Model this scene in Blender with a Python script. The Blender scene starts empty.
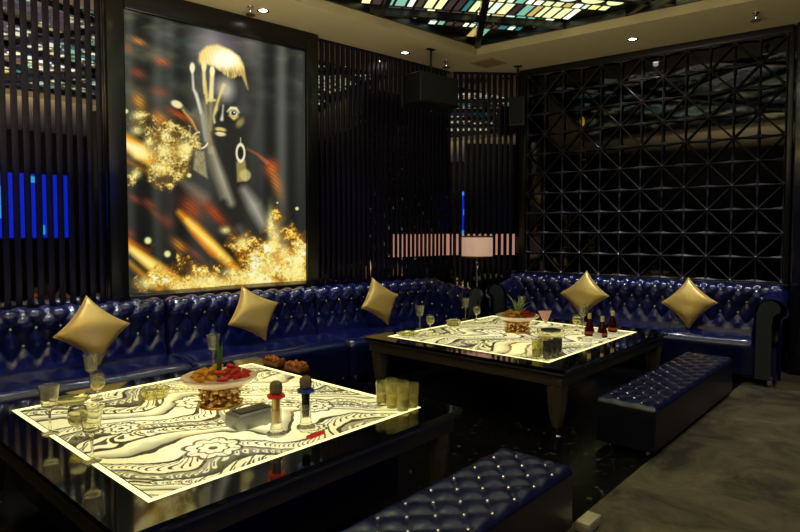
import bpy, bmesh, math, random
import numpy as np
from mathutils import Vector, Matrix
random.seed(7); rng=np.random.default_rng(5)
scn=bpy.context.scene; COL=scn.collection
PI=math.pi; R=math.radians

# ------------------------------------------------------------------ helpers
def lin(c):
    return tuple(((v/255)/12.92 if v/255<=.04045 else (((v/255)+.055)/1.055)**2.4) for v in c)
def srgb_arr(a):
    a=np.clip(a,0,1); return np.where(a<=.04045,a/12.92,((a+.055)/1.055)**2.4)
def mat(name,rgb=(128,128,128),rough=.5,metal=0,emit=None,strength=0,trans=0,ior=1.45,coat=0,bump=0,bscale=50,spec=.5,var=0,vscale=8):
    m=bpy.data.materials.new(name); m.use_nodes=True; nt=m.node_tree; b=nt.nodes['Principled BSDF']
    b.inputs['Base Color'].default_value=(*lin(rgb),1); b.inputs['Roughness'].default_value=rough
    b.inputs['Metallic'].default_value=metal; b.inputs['Transmission Weight'].default_value=trans
    b.inputs['IOR'].default_value=ior; b.inputs['Coat Weight'].default_value=coat; b.inputs['Coat Roughness'].default_value=.08
    b.inputs['Specular IOR Level'].default_value=spec
    if emit: b.inputs['Emission Color'].default_value=(*lin(emit),1); b.inputs['Emission Strength'].default_value=strength
    if var:
        tc=nt.nodes.new('ShaderNodeTexCoord'); n=nt.nodes.new('ShaderNodeTexNoise'); n.inputs['Scale'].default_value=vscale; n.inputs['Detail'].default_value=6
        mx=nt.nodes.new('ShaderNodeMix'); mx.data_type='RGBA'
        c=lin(rgb); mx.inputs[6].default_value=(*[v*(1-var) for v in c],1); mx.inputs[7].default_value=(*[min(1,v*(1+var)) for v in c],1)
        nt.links.new(tc.outputs['Object'],n.inputs['Vector']); nt.links.new(n.outputs['Fac'],mx.inputs[0]); nt.links.new(mx.outputs[2],b.inputs['Base Color'])
    if bump:
        tc=nt.nodes.new('ShaderNodeTexCoord'); n=nt.nodes.new('ShaderNodeTexNoise'); n.inputs['Scale'].default_value=bscale; n.inputs['Detail'].default_value=4
        bp=nt.nodes.new('ShaderNodeBump'); bp.inputs['Strength'].default_value=bump; bp.inputs['Distance'].default_value=.01
        nt.links.new(tc.outputs['Object'],n.inputs['Vector']); nt.links.new(n.outputs['Fac'],bp.inputs['Height']); nt.links.new(bp.outputs['Normal'],b.inputs['Normal'])
    return m
class MB:
    def __init__(s): s.v=[]; s.f=[]; s.mi=[]
    def add(s,vs,fs,mi=0):
        o=len(s.v); s.v+= [tuple(map(float,p)) for p in vs]; s.f+=[tuple(o+i for i in f) for f in fs]; s.mi+=[mi]*len(fs)
        return s
    def box(s,x0,x1,y0,y1,z0,z1,mi=0,bev=0):
        b=min(bev,(x1-x0)/2.01,(y1-y0)/2.01,(z1-z0)/2.01)
        if b<=0:
            vs=[(x,y,z) for z in(z0,z1) for y in(y0,y1) for x in(x0,x1)]
            return s.add(vs,[(0,2,3,1),(4,5,7,6),(0,1,5,4),(2,6,7,3),(0,4,6,2),(1,3,7,5)],mi)
        rings=[]
        def ring(d,z):
            c=b-d; r=[]
            for cx,cy,a0 in((x1-b,y1-b,0),(x0+b,y1-b,90),(x0+b,y0+b,180),(x1-b,y0+b,270)):
                for k in range(4):
                    a=R(a0+k*30); r.append((cx+(b-d)*math.cos(a),cy+(b-d)*math.sin(a),z))
            return r
        for k in range(4):
            a=R(k*30); rings.append(ring(b*(1-math.sin(a)),z0+b*(1-math.cos(a))))
        for k in range(3,-1,-1):
            a=R(k*30); rings.append(ring(b*(1-math.sin(a)),z1-b*(1-math.cos(a))))
        n=16; vs=sum(rings,[]); fs=[]
        for i in range(len(rings)-1):
            for j in range(n): fs.append((i*n+j,i*n+(j+1)%n,(i+1)*n+(j+1)%n,(i+1)*n+j))
        fs.append(tuple(range(n-1,-1,-1))); fs.append(tuple(len(vs)-n+j for j in range(n)))
        return s.add(vs,fs,mi)
    def lathe(s,prof,n=24,c=(0,0),mi=0,wob=None,close=True):
        vs=[];fs=[]
        for i,(r,z) in enumerate(prof):
            for j in range(n):
                a=2*PI*j/n; rr=max(r,1e-5)*(1+(wob(a,i,z) if wob else 0)); vs.append((c[0]+rr*math.cos(a),c[1]+rr*math.sin(a),z))
        for i in range(len(prof)-1):
            for j in range(n): fs.append((i*n+j,i*n+(j+1)%n,(i+1)*n+(j+1)%n,(i+1)*n+j))
        if close and prof[0][0]>1e-4: fs.append(tuple(range(n-1,-1,-1)))
        if close and prof[-1][0]>1e-4: fs.append(tuple((len(prof)-1)*n+j for j in range(n)))
        return s.add(vs,fs,mi)
    def tube(s,pts,rad,n=8,mi=0,flat=1):
        pts=[Vector(p) for p in pts]; vs=[];fs=[]
        for i,p in enumerate(pts):
            t=(pts[min(i+1,len(pts)-1)]-pts[max(i-1,0)]).normalized()
            u=t.cross(Vector((0,0,1))); u=u.normalized() if u.length>1e-3 else Vector((1,0,0)); w=t.cross(u)
            r=rad[i] if hasattr(rad,'__len__') else rad
            for j in range(n):
                a=2*PI*j/n; vs.append(p+u*r*math.cos(a)+w*r*flat*math.sin(a))
        for i in range(len(pts)-1):
            for j in range(n): fs.append((i*n+j,i*n+(j+1)%n,(i+1)*n+(j+1)%n,(i+1)*n+j))
        fs.append(tuple(range(n-1,-1,-1))); fs.append(tuple((len(pts)-1)*n+j for j in range(n)))
        return s.add(vs,fs,mi)
    def grid(s,P,mi=0,wrap=False):
        n,m=len(P),len(P[0]); vs=[p for row in P for p in row]; fs=[]
        for i in range(n-1):
            for j in range(m-(0 if wrap else 1)): fs.append((i*m+j,i*m+(j+1)%m,(i+1)*m+(j+1)%m,(i+1)*m+j))
        return s.add(vs,fs,mi)
    def prism(s,poly,fn,mi=0):  # poly 2D; fn(u,v,k) -> 3D for k=0,1
        n=len(poly); vs=[fn(u,v,0) for u,v in poly]+[fn(u,v,1) for u,v in poly]
        fs=[tuple(range(n)),tuple(range(2*n-1,n-1,-1))]+[(i,n+i,n+(i+1)%n,(i+1)%n) for i in range(n)]
        return s.add(vs,fs,mi)
    def build(s,name,m,parent=None,smooth=False,label=None,fix=True):
        me=bpy.data.meshes.new(name); me.from_pydata(s.v,[],s.f); 
        for x in (m if isinstance(m,(list,tuple)) else [m]): me.materials.append(x)
        if isinstance(m,(list,tuple)): me.polygons.foreach_set('material_index',s.mi)
        if fix:
            bm=bmesh.new(); bm.from_mesh(me); bmesh.ops.recalc_face_normals(bm,faces=bm.faces); bm.to_mesh(me); bm.free()
        if smooth: me.polygons.foreach_set('use_smooth',[True]*len(me.polygons)); 
        if smooth=='auto':
            me.set_sharp_from_angle(angle=R(35))
        me.update(); o=bpy.data.objects.new(name,me); COL.objects.link(o)
        if parent: o.parent=parent
        if label: o['label']=label
        return o
def thing(name,label,cat,loc=(0,0,0),rz=0,group=None):
    o=bpy.data.objects.new(name,None); COL.objects.link(o); o.location=loc; o.rotation_euler=(0,0,rz); o.empty_display_size=.1
    return tag(o,label,cat,group)
def tag(o,label,cat,group=None,kind=None):
    o['label']=label; o['category']=cat
    if group: o['group']=group
    if kind: o['kind']=kind
    return o
def struct(o): o['kind']='structure'; return o
def dup(o,loc,rz=0,label=None,group=None):
    r=o.copy(); COL.objects.link(r); r.location=loc; r.rotation_euler=(0,0,rz)
    if label: r['label']=label
    if group: r['group']=group
    def rec(a,b):
        for ch in list(a.children):
            c=ch.copy(); COL.objects.link(c); c.parent=b; rec(ch,c)
    rec(o,r); return r
def vnoise(x,y,seed=0):
    xi=np.floor(x).astype(np.int64); yi=np.floor(y).astype(np.int64); xf=x-xi; yf=y-yi
    def h(a,b):
        n=(a*374761393+b*668265263+seed*1442695041)&0xffffffff; n=((n^(n>>13))*1274126177)&0xffffffff
        return ((n^(n>>16))&0xffff)/65535.
    u=xf*xf*(3-2*xf); v=yf*yf*(3-2*yf)
    return (h(xi,yi)*(1-u)+h(xi+1,yi)*u)*(1-v)+(h(xi,yi+1)*(1-u)+h(xi+1,yi+1)*u)*v
def fbm(x,y,seed=0,o=4):
    t=0;a=.5
    for k in range(o): t=t+a*vnoise(x*2**k,y*2**k,seed+k*17); a*=.5
    return t/(1-.5**o)

# ------------------------------------------------------------------ frames of the room (metres)
H=3.5; DL=5.36; DR=7.15
aL=R(41); dL=Vector((math.cos(aL),math.sin(aL),0)); nL=Vector((-math.sin(aL),math.cos(aL),0))
aR=R(-36); dR=Vector((math.cos(aR),math.sin(aR),0)); nR=Vector((-math.sin(aR),math.cos(aR),0))   # local x of the right wall runs away from the corner
aT=R(48.1); dA=Vector((math.cos(aT),math.sin(aT),0)); dB=Vector((-math.sin(aT),math.cos(aT),0))
def WL(s,n,z=0): return dL*s+nL*n+Vector((0,0,z))
def WR(r,n,z=0): return dR*(-r)+nR*n+Vector((0,0,z))
def WT(a,b,z=0): return dA*a+dB*b+Vector((0,0,z))
FL=Vector((.62,7.72,0)); FR=Vector((1.53,7.73,0)); s_FL=FL.dot(dL); r_FR=-FR.dot(dR)
FL=WL(s_FL,DL); FR=WR(r_FR,DR)
def isect(d1,p1,d2,p2):
    den=d1.x*d2.y-d1.y*d2.x; t=((p2.x-p1.x)*d2.y-(p2.y-p1.y)*d2.x)/den; return p1+d1*t
BACKN=-3.5; LEFTS=-2.6
PB=isect(dL,WL(0,BACKN),dR,WR(0,DR)); C0=WL(LEFTS,DL); C1=WL(LEFTS,BACKN)
POLY=[C1,PB,FR,FL,C0]

# ------------------------------------------------------------------ materials
M={}
M['ceil']=mat('cream_plaster',(190,176,138),.7,var=.05,vscale=3)
M['black']=mat('black_lacquer',(8,7,9),.32,coat=.12)
M['slat']=mat('dark_bronze_slat',(34,28,44),.26,metal=.55)
M['mirror']=mat('smoked_mirror',(146,140,146),.015,metal=1)
M['dmirror']=mat('dark_smoked_mirror',(50,49,53),.04,metal=1)
M['wall']=mat('dark_wall_paint',(20,18,22),.6,var=.2)
M['lattice']=mat('pewter_lattice_metal',(84,80,84),.28,metal=.65)
M['leather']=mat('navy_leather',(12,19,72),.21,coat=.45,bump=.12,bscale=220)
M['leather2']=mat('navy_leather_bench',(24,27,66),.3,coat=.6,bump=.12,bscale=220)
M['leather_shaded']=mat('navy_leather_shaded_side',(11,12,34),.4,coat=.2)  # darker copy of the bench leather, shade of the sides in its colour
M['panel']=mat('slate_leather_panel',(48,56,66),.45)
M['gold']=mat('gold_satin_leather',(222,186,104),.33,metal=.35,bump=.1,bscale=60)
M['crystal']=mat('crystal_button',(235,240,255),.05,metal=.8)
M['glass']=mat('cut_crystal_glass',(255,253,232),.03,trans=.92,ior=1.4)
M['glowglass']=mat('glow_tinted_glass',(255,250,190),.03,trans=.86,ior=1.4)  # yellow light of the table top put into the glass tint
M['blackglass']=mat('black_glass',(5,5,6),.03,coat=1)
M['wood']=mat('dark_walnut',(74,66,58),.35,coat=.2,var=.25,vscale=14)
M['wood_red']=mat('dark_red_walnut',(66,40,32),.35,coat=.2,var=.25,vscale=14)
M['chrome']=mat('chrome',(215,215,220),.12,metal=1)
M['goldmetal']=mat('ornate_gold_metal',(216,178,112),.3,metal=1)
M['bowl']=mat('blush_porcelain',(250,220,200),.25,coat=.4)
M['strip']=mat('light_strip',(255,250,190),.4,emit=(255,250,176),strength=1.25)
M['leaf']=mat('agave_green',(70,104,40),.4,var=.3,vscale=20)
M['leafe']=mat('pale_agave_green',(160,178,110),.4,var=.3,vscale=20)
M['red']=mat('red_fruit',(190,40,22),.3,var=.3,vscale=40)
M['yel']=mat('yellow_fruit',(215,150,40),.35,var=.35,vscale=40)
M['snack']=mat('brown_snack',(190,105,30),.5,var=.5,vscale=60,bump=.5,bscale=80)
M['brown']=mat('brown_wicker',(110,58,22),.6,var=.4,vscale=90)
M['redplastic']=mat('red_plastic',(225,50,25),.4)
M['blueplastic']=mat('blue_plastic',(40,70,160),.4)
M['mesh']=mat('grey_mic_mesh',(120,105,80),.45,metal=.6,bump=.6,bscale=400)
M['shade']=mat('pleated_lamp_shade',(214,180,165),.8,emit=(236,190,164),strength=.42)
M['warmband']=mat('rose_light_band',(150,110,95),.5,emit=(222,160,138),strength=.5)
M['screenblue']=mat('blue_screen',(5,10,40),.3,emit=(16,52,255),strength=1.6)
M['screencyan']=mat('cyan_screen',(5,10,40),.3,emit=(60,190,255),strength=2.2)
M['lampglow']=mat('downlight_glow',(255,255,255),.5,emit=(255,244,220),strength=14)
M['amber']=mat('dark_red_spirit',(62,9,6),.05,trans=.5,ior=1.36)
M['cork']=mat('cream_bottle_cap',(214,196,140),.4)
M['grey']=mat('grey_metal_box',(150,150,146),.35,metal=.5)
M['white']=mat('white_card',(245,240,230),.6)
M['pink']=mat('pink_paper',(238,180,168),.6)
M['speaker']=mat('black_speaker',(6,6,6),.5,bump=.2,bscale=300)

# floor materials
def floor_mat():
    m=mat('olive_brown_carpet',(58,50,38),.85); nt=m.node_tree; b=nt.nodes['Principled BSDF']
    tc=nt.nodes.new('ShaderNodeTexCoord'); n=nt.nodes.new('ShaderNodeTexNoise'); n.inputs['Scale'].default_value=2.2; n.inputs['Detail'].default_value=9; n.inputs['Roughness'].default_value=.7; n.inputs['Distortion'].default_value=1.2
    cr=nt.nodes.new('ShaderNodeValToRGB'); cr.color_ramp.elements[0].position=.36; cr.color_ramp.elements[0].color=(*lin((46,40,34)),1)
    cr.color_ramp.elements[1].position=.66; cr.color_ramp.elements[1].color=(*lin((104,94,70)),1)
    nt.links.new(tc.outputs['Object'],n.inputs['Vector']); nt.links.new(n.outputs['Fac'],cr.inputs[0]); nt.links.new(cr.outputs[0],b.inputs['Base Color'])
    n2=nt.nodes.new('ShaderNodeTexNoise'); n2.inputs['Scale'].default_value=160; bp=nt.nodes.new('ShaderNodeBump'); bp.inputs['Strength'].default_value=.3
    nt.links.new(tc.outputs['Object'],n2.inputs['Vector']); nt.links.new(n2.outputs['Fac'],bp.inputs['Height']); nt.links.new(bp.outputs['Normal'],b.inputs['Normal'])
    return m
def marble_mat():
    m=mat('black_fleck_marble',(8,7,7),.28,coat=0,spec=.35); nt=m.node_tree; b=nt.nodes['Principled BSDF']
    tc=nt.nodes.new('ShaderNodeTexCoord'); v=nt.nodes.new('ShaderNodeTexNoise'); v.inputs['Scale'].default_value=22; v.inputs['Detail'].default_value=8
    cr=nt.nodes.new('ShaderNodeValToRGB'); cr.color_ramp.elements[0].position=.62; cr.color_ramp.elements[0].color=(*lin((9,8,8)),1); cr.color_ramp.elements[1].position=.7; cr.color_ramp.elements[1].color=(*lin((90,84,72)),1)
    nt.links.new(tc.outputs['Object'],v.inputs['Vector']); nt.links.new(v.outputs['Fac'],cr.inputs[0]); nt.links.new(cr.outputs[0],b.inputs['Base Color'])
    return m
M['carpet']=floor_mat(); M['marble']=marble_mat()

# ------------------------------------------------------------------ room shell
def prism_from(poly,z0,z1): 
    mb=MB(); mb.prism([(p.x,p.y) for p in poly],lambda u,v,k:(u,v,z1 if k else z0)); return mb
struct(prism_from(POLY,-.1,0).build('floor',M['carpet']))
# black marble under the tables, let in flush beside the carpet
sl=[WT(-3.2,1.27),WT(6.6,1.27),WR(r_FR-.9,DR-.02),WR(r_FR,DR-.02),FL+Vector((0,-.02,0)),WL(-2.4,DL-.02)]
# clip: simple polygon, its right end follows the right wall
sl=[WT(-1.6,1.27),isect(dA,WT(0,1.27),dR,WR(0,DR-.02)),FR+Vector((-.02,-.02,0)),FL+Vector((0,-.02,0)),WL(-2.4,DL-.02)]
struct(prism_from(sl,0,.004).build('floor_marble',M['marble']))
# ceiling with the skylight opening
NLo,NRo=4.66,6.16
SC=isect(dL,WL(0,NLo),dR,WR(0,NRo)); SA,SB=5.7,4.7
hole=[SC,SC-dL*SA,SC-dL*SA+dR*SB,SC+dR*SB]
bm=bmesh.new()
def loop(pts,z):
    vs=[bm.verts.new((p.x,p.y,z)) for p in pts]; return vs,[bm.edges.new((vs[i],vs[(i+1)%len(vs)])) for i in range(len(vs))]
ov,oe=loop(POLY,H); hv,he=loop(hole,H); bmesh.ops.triangle_fill(bm,use_beauty=True,edges=oe+he)
g=bmesh.ops.extrude_face_region(bm,geom=list(bm.faces)); bmesh.ops.translate(bm,vec=(0,0,.12),verts=[e for e in g['geom'] if isinstance(e,bmesh.types.BMVert)])
bmesh.ops.recalc_face_normals(bm,faces=bm.faces)
me=bpy.data.meshes.new('ceiling'); bm.to_mesh(me); bm.free(); me.materials.append(M['ceil']); co=bpy.data.objects.new('ceiling',me); COL.objects.link(co); struct(co)
# reveal of the opening
def wallbox(p,q,z0,z1,t,name,m,out=None):
    d=(q-p).normalized(); n=Vector((-d.y,d.x,0)) if out is None else out
    mb=MB(); pts=[p,q,q+n*t,p+n*t]; mb.prism([(a.x,a.y) for a in pts],lambda u,v,k:(u,v,z1 if k else z0)); return struct(mb.build(name,m))
ZG=3.66
cen=(hole[0]+hole[2])/2
mb=MB()
for i in range(4):
    p,q=hole[i],hole[(i+1)%4]; d=(q-p).normalized(); n=Vector((-d.y,d.x,0)); 
    if n.dot(p-cen)<0: n=-n
    pts=[p,q,q+n*.06,p+n*.06]; mb.prism([(a.x,a.y) for a in pts],lambda u,v,k:(u,v,ZG+.12 if k else H+.001))
struct(mb.build('trim_1',M['ceil']))
wallbox(C0,FL,0,H,.12,'wall_left',M['mirror'],nL)
wallbox(FL,FR,0,H,.12,'wall_corner',M['mirror'],Vector((0,1,0)))
wallbox(FR,PB,0,H,.12,'wall_right',M['dmirror'],nR)
wallbox(C1,PB,0,H,.12,'wall_back',M['wall'],-nL)
wallbox(C1,C0,0,H,.12,'wall_side',M['wall'],-dL)
# pale skirting where the right wall meets the carpet
mb=MB(); p,q=WR(.3,DR-.03),WR(-6.0,DR-.03); mb.prism([(a.x,a.y) for a in (p,q,q+nR*.03,p+nR*.03)],lambda u,v,k:(u,v,.09 if k else 0)); struct(mb.build('baseboard_right',mat('taupe_skirting',(70,60,54),.5)))

# ------------------------------------------------------------------ slat screens
def slat_screen(label,origin,rz,x0,x1,z0,z1,pitch=.0695,w=.046,dep=.006,skip=None):
    t=thing('slat_screen',label,'slat screen',origin,rz)
    mb=MB(); x=x0
    while x+w<=x1+1e-4:
        mb.box(x,x+w,-dep-.003,-.003,z0,z1,bev=.002); x+=pitch
    mb.build('slats',M['slat'],t,smooth='auto')
    MB().box(x0,x1,-.0026,-.001,z0,z0+.05).build('rail',M['black'],t); MB().box(x0,x1,-.0026,-.001,z1-.03,z1).build('rail',M['black'],t)
    return t
slat_screen('dark vertical slat screen on the mirrored wall left of the glowing picture',WL(0,DL),aL,-1.6,1.377,.02,H-.002,pitch=.075,w=.045)
slat_screen('dark vertical slat screen on the mirrored wall right of the glowing picture',WL(0,DL),aL,3.455,s_FL-.03,.02,H-.002)
fd=(FR-FL); aF=math.atan2(fd.y,fd.x)
slat_screen('short dark slat screen across the room corner behind the lamp',FL,aF,.03,fd.length-.02,.02,H-.002,pitch=.074)
# rose lit band behind the slats in the corner
b1=MB().box(4.53,s_FL-.02,-.0026,-.001,1.13,1.405).build('wall_light_band',M['warmband']); b1.location=WL(0,DL); b1.rotation_euler=(0,0,aL)
tag(b1,'rose glowing band behind the slats, the long part left of the table lamp','wall light')
b2=MB().box(.02,fd.length-.02,-.0026,-.001,1.13,1.405).build('wall_light_band',M['warmband']); b2.location=FL; b2.rotation_euler=(0,0,aF)
tag(b2,'rose glowing band behind the corner slats, directly behind the table lamp','wall light')

# ------------------------------------------------------------------ glowing picture
PS0,PS1,PZ0,PZ1=1.53,3.30,.895,3.30
def homography(src,dst):
    Am=[];bv=[]
    for (x,y),(u,v) in zip(src,dst):
        Am.append([x,y,1,0,0,0,-u*x,-u*y]); bv.append(u); Am.append([0,0,0,x,y,1,-v*x,-v*y]); bv.append(v)
    h=np.linalg.solve(np.array(Am,float),np.array(bv,float)); return np.append(h,1).reshape(3,3)
def paint_picture(nx,ny):
    # the artwork is drawn in the coordinates of a sketch sheet whose corners are these
    Hm=homography([(0,1),(1,1),(1,0),(0,0)],[(124,10),(305.3,50),(306.3,279.5),(128.5,294.5)])
    u,v=np.meshgrid(np.linspace(0,1,nx),np.linspace(0,1,ny)); q=np.stack([u,v,np.ones_like(u)],-1)@Hm.T
    x=q[...,0]/q[...,2]; y=q[...,1]/q[...,2]
    C=np.zeros((ny,nx,3))
    sh=.5+.5*np.sin(x*.16+1.5*np.sin(x*.045)+.6*vnoise(x*.05,y*.01,3))
    fade=1-.25*np.clip((y-120)/150,0,1)
    base=.12+.14*sh*sh
    C[...]=base[...,None]*np.array([1.0,1.02,.92])*fade[...,None]
    def over(m,c):
        m=np.clip(m,0,1)[...,None]; C[...]=C*(1-m)+np.array(c)/255.*m
    def add(m,c): C[...]=C+np.clip(m,0,None)[...,None]*np.array(c)/255.
    def ell(cx,cy,rx,ry,ang=0,soft=.3):
        a=R(ang); dx,dy=x-cx,y-cy; p=(dx*math.cos(a)+dy*math.sin(a))/rx; w=(-dx*math.sin(a)+dy*math.cos(a))/ry
        d=np.sqrt(p*p+w*w); return np.clip((1+soft-d)/(2*soft),0,1)
    def gau(cx,cy,rx,ry,ang=0):
        a=R(ang); dx,dy=x-cx,y-cy; p=(dx*math.cos(a)+dy*math.sin(a))/rx; w=(-dx*math.sin(a)+dy*math.cos(a))/ry
        return np.exp(-(p*p+w*w))
    def line(pts,w,soft=1.0):
        m=np.zeros_like(x); ws=w if hasattr(w,'__len__') else [w]*len(pts)
        for (a,b),(wa,wb) in zip(zip(pts[:-1],pts[1:]),zip(ws[:-1],ws[1:])):
            dx,dy=b[0]-a[0],b[1]-a[1]; t=np.clip(((x-a[0])*dx+(y-a[1])*dy)/(dx*dx+dy*dy),0,1)
            d=np.hypot(x-a[0]-t*dx,y-a[1]-t*dy); ww=wa+(wb-wa)*t; m=np.maximum(m,np.clip((ww+soft-d)/(2*soft),0,1))
        return m
    def poly(pts,soft=1.2):
        ins=np.zeros(x.shape,bool); dm=np.full(x.shape,1e9); n=len(pts)
        for i in range(n):
            (x1,y1),(x2,y2)=pts[i],pts[(i+1)%n]
            c=((y1>y)!=(y2>y))&(x<(x2-x1)*(y-y1)/((y2-y1) if y2!=y1 else 1e-9)+x1); ins^=c
            dx,dy=x2-x1,y2-y1; t=np.clip(((x-x1)*dx+(y-y1)*dy)/(dx*dx+dy*dy+1e-9),0,1); dm=np.minimum(dm,np.hypot(x-x1-t*dx,y-y1-t*dy))
        return np.clip(.5+np.where(ins,dm,-dm)/(2*soft),0,1)
    for cx,w in((171,6),(214,9),(262,5),(284,5),(300,6)): add(.10*np.exp(-((x-cx)/w)**2)*np.clip(1-(y-150)/200,.2,1),(255,255,250))
    add(.28*gau(222,44,26,18),(255,225,255))
    # head and neck
    over(.85*ell(232,104,24,44,8,.25),(40,38,36)); over(.7*poly([(212,135),(248,120),(256,180),(262,230),(225,240),(215,180)],7),(46,44,38))
    over(.8*ell(226,88,11,9,80,.6),(214,208,190)); over(.5*ell(244,100,7,18,0,.7),(88,84,82)); 
    # hair
    hair=poly([(200,60),(201,52),(208,45.5),(219,44),(231,49),(240,55.5),(245,65),(246.5,73),(240,75.5),(232,78.5),(223,72),(216,66),(209,63.5),(202,64)],1.6)
    hair=np.clip(hair-(y>63)*.75*vnoise(x*1.3,y*.12,77)*np.clip((y-63)/9,0,1),0,1)
    st=.5+.5*np.sin((x*1.9-y*.55)+2.5*vnoise(x*.3,y*.1,9))
    over(hair,(232,196,84)); over(hair*np.clip(.35+.65*st,0,1)*.7,(255,236,150)); over(hair*gau(226,58,15,11)*1.3,(255,253,225))
    over(hair*.45*(y>69)*(1-st),(180,130,40)); over(line([(244,72),(249,88)],[2.2,.3]),(190,165,90))
    # eye, nose, lips, cheek
    over(line([(228.5,110),(232,106.5),(237,107),(240,111)],[.6,1.4,1.4,.6]),(250,238,180)); over(ell(234.5,112,4.6,3.2,15,.3),(235,225,170)); over(ell(234.6,111.6,2.4,2.2,0,.3),(35,30,25)); over(ell(235.2,111,.8,.8),(255,255,255))
    over(line([(230,114),(235,117),(239,115)],[.4,1.6,.4]),(225,200,90)); over(line([(224.2,104),(223.6,112),(222.8,118)],[.7,.7,1.7]),(215,210,185))
    over(.9*ell(241,121,3.2,5,35,.5),(150,138,86))
    over(ell(221.5,128,5.6,2.2,8,.3),(215,190,120)); over(ell(221.5,132.2,5.2,2.5,6,.3),(235,215,150)); over(line([(216,130),(221,129.6),(227,131)],.5,.5),(60,45,25))
    over(ell(218,103,4,9,20,.4),(90,84,60))
    # hand and fingers
    over(.9*poly([(199,104),(205,97),(210,99),(215,99),(218,108),(215,122),(213,134),(219,160),(229,196),(221,198),(208,162),(204,138),(199,122),(190,113)],2.2),(104,101,82))
    over(.8*line([(199,98),(204,116),(208,138)],[1.2,2.6,3]),(170,170,155)); over(.8*line([(206,102),(209,130),(212,150)],[1,2,3]),(150,140,100)); over(.7*line([(212,102),(211,128)],[1.2,2]),(160,148,104))
    over(line([(193.6,71),(194.6,88),(197.5,94),(202,112)],[1.0,1.1,1.7,.8]),(220,215,195)); over(ell(193.5,67,2.6,5.2,0,.25),(250,240,185))
    over(line([(205,66),(205.4,84),(206,92)],[1.7,1.6,1.2]),(236,216,150)); over(ell(205.2,65,2.5,5.5,0,.25),(250,235,165)); over(line([(206.5,80),(207.5,95),(208,102)],[.9,1.8,.8]),(225,196,110))
    over(line([(213.5,70),(212.6,86),(212,98)],[2.2,2.2,2.6]),(236,222,160)); over(ell(213.4,70,2.5,5.2,0,.25),(252,240,180)); over(line([(208,99),(216,99)],1.2),(230,205,120))
    over(line([(225,84),(221,94),(218,103),(217,108),(214.5,115),(215.5,121)],[1.9,1.3,1.0,1.7,.7,1.1]),(226,205,128)); 
    over(ell(178,103.5,6.2,3.6,24,.25),(240,226,165)); over(line([(184,109),(193,120),(198,130)],[1.0,1.3,.8]),(205,170,95)); over(.8*line([(184,106),(194,116)],[1,1]),(110,112,104))
    # bangle and the left ear-ring
    th=np.arctan2(y-139,x-201); rr=np.hypot(x-201,y-139); over(np.clip(1.4-np.abs(rr-8),0,1)*((th>.3)|(th<-1.6)),(240,232,190))
    e1=poly([(196,148),(205,150),(208.5,177),(200,172),(194,168)],1.2); over(e1*(.35+.5*vnoise(x*1.6,y*1.1,4)),(205,192,130))
    # right ear-ring
    over(line([(241.5,136),(241.5,143)],.4,.5),(220,210,160)); over(poly([(237,160),(246,158),(247.5,170),(248,179),(238,180)],1),(150,134,74)); over(ell(246,173,5.6,5.8,-20,.2)*(.55+.45*vnoise(x*2,y*2,8)),(205,192,120))
    p=np.hypot((x-241.4)/3.9,(y-151)/8); over(np.clip(1.6-np.abs(p-1)*4.5,0,1),(240,232,190)); over(ell(241.4,151,2.6,6.2,0,.2),(40,38,30))
    # pale beams of the forearm and shoulder
    over(.8*line([(213,148),(222,174),(232,201)],[1.5,3.2,2.5],3.8),(200,190,160)); over(.8*line([(245,188),(255,204),(264,222)],[3,6,4],5),(190,184,165)); over(.5*line([(181,178),(204,196)],[3,5],5),(165,160,140)); over(.4*line([(240,226),(250,238)],[3,3],4),(150,148,135))
    # red and orange blurs with fine diagonal streaks
    stre=.84+.16*np.sin((x*.9-y*1.15)*1.3+3*vnoise(x*.2,y*.2,2))
    for cx,cy,rx,ry,an,c,k in((140,41.5,8,3.2,25,(255,150,70),.85),(128,48,5,5,30,(170,70,40),.7),(163,61,8,4,20,(230,110,60),.75),(139,73,8,4.5,25,(190,90,60),.7),(160,91,10,4.5,15,(170,80,45),.65),(140,101,6,9,-30,(255,170,60),.9),(161,118.5,9,6,40,(255,150,50),.9),(181,114.5,13,3.2,28,(235,90,25),.8),
      (150,203,7,4,35,(190,80,50),.65),(135,198,7,3,35,(190,80,55),.6),(156,213,8,3,38,(170,80,50),.5),(168,220,8,6,50,(170,80,55),.55),(192,207,13,10,60,(225,85,35),.7),(216,212,16,5,48,(220,80,30),.8),(180,244,9,4.5,42,(255,160,50),.85),(272,165,6,7,20,(230,90,40),.85),(276,178,5,16,-18,(240,140,60),.8),(131,233,6,4,60,(200,80,50),.5),(196,252,12,3,40,(190,90,60),.5)):
        over(k*.92*gau(cx,cy,rx,ry,an)**.9*stre,c)
    over(.7*line([(248,147),(258,152),(268,160)],[.5,1,2.2],1.2),(210,100,60))
    for pts,w,c,k in(([(124,138),(140,150),(155,161)],[6,8.5,4],(255,170,30),1),([(127,143),(140,151),(150,157)],[3,6,2],(255,252,200),1),([(124,158),(150,172)],[2,1],(230,120,20),.6),([(153,163),(162,168),(170,166)],[5,6,2],(255,190,50),1),([(158,166),(165,170)],[3,2],(255,252,190),1),
      ([(180,211),(195,226),(215,247),(236,266)],[2,5.5,6,4],(255,160,30),1),([(188,219),(208,240),(228,258)],[1.5,4,3],(255,236,120),1),([(194,232),(214,252)],[1,2.5],(210,90,20),.7),([(128,243),(148,260),(172,278),(200,292)],[4,6,7,6],(255,170,35),.95),([(132,249),(158,268),(188,290)],[2.5,5,6],(255,243,140),1),([(130,262),(160,288)],[2,4],(250,170,40),.8),([(126,238),(150,250)],[2,1],(200,80,20),.6)):
        over(k*line(pts,w,3.2)*(.7+.3*stre),c)
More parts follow.
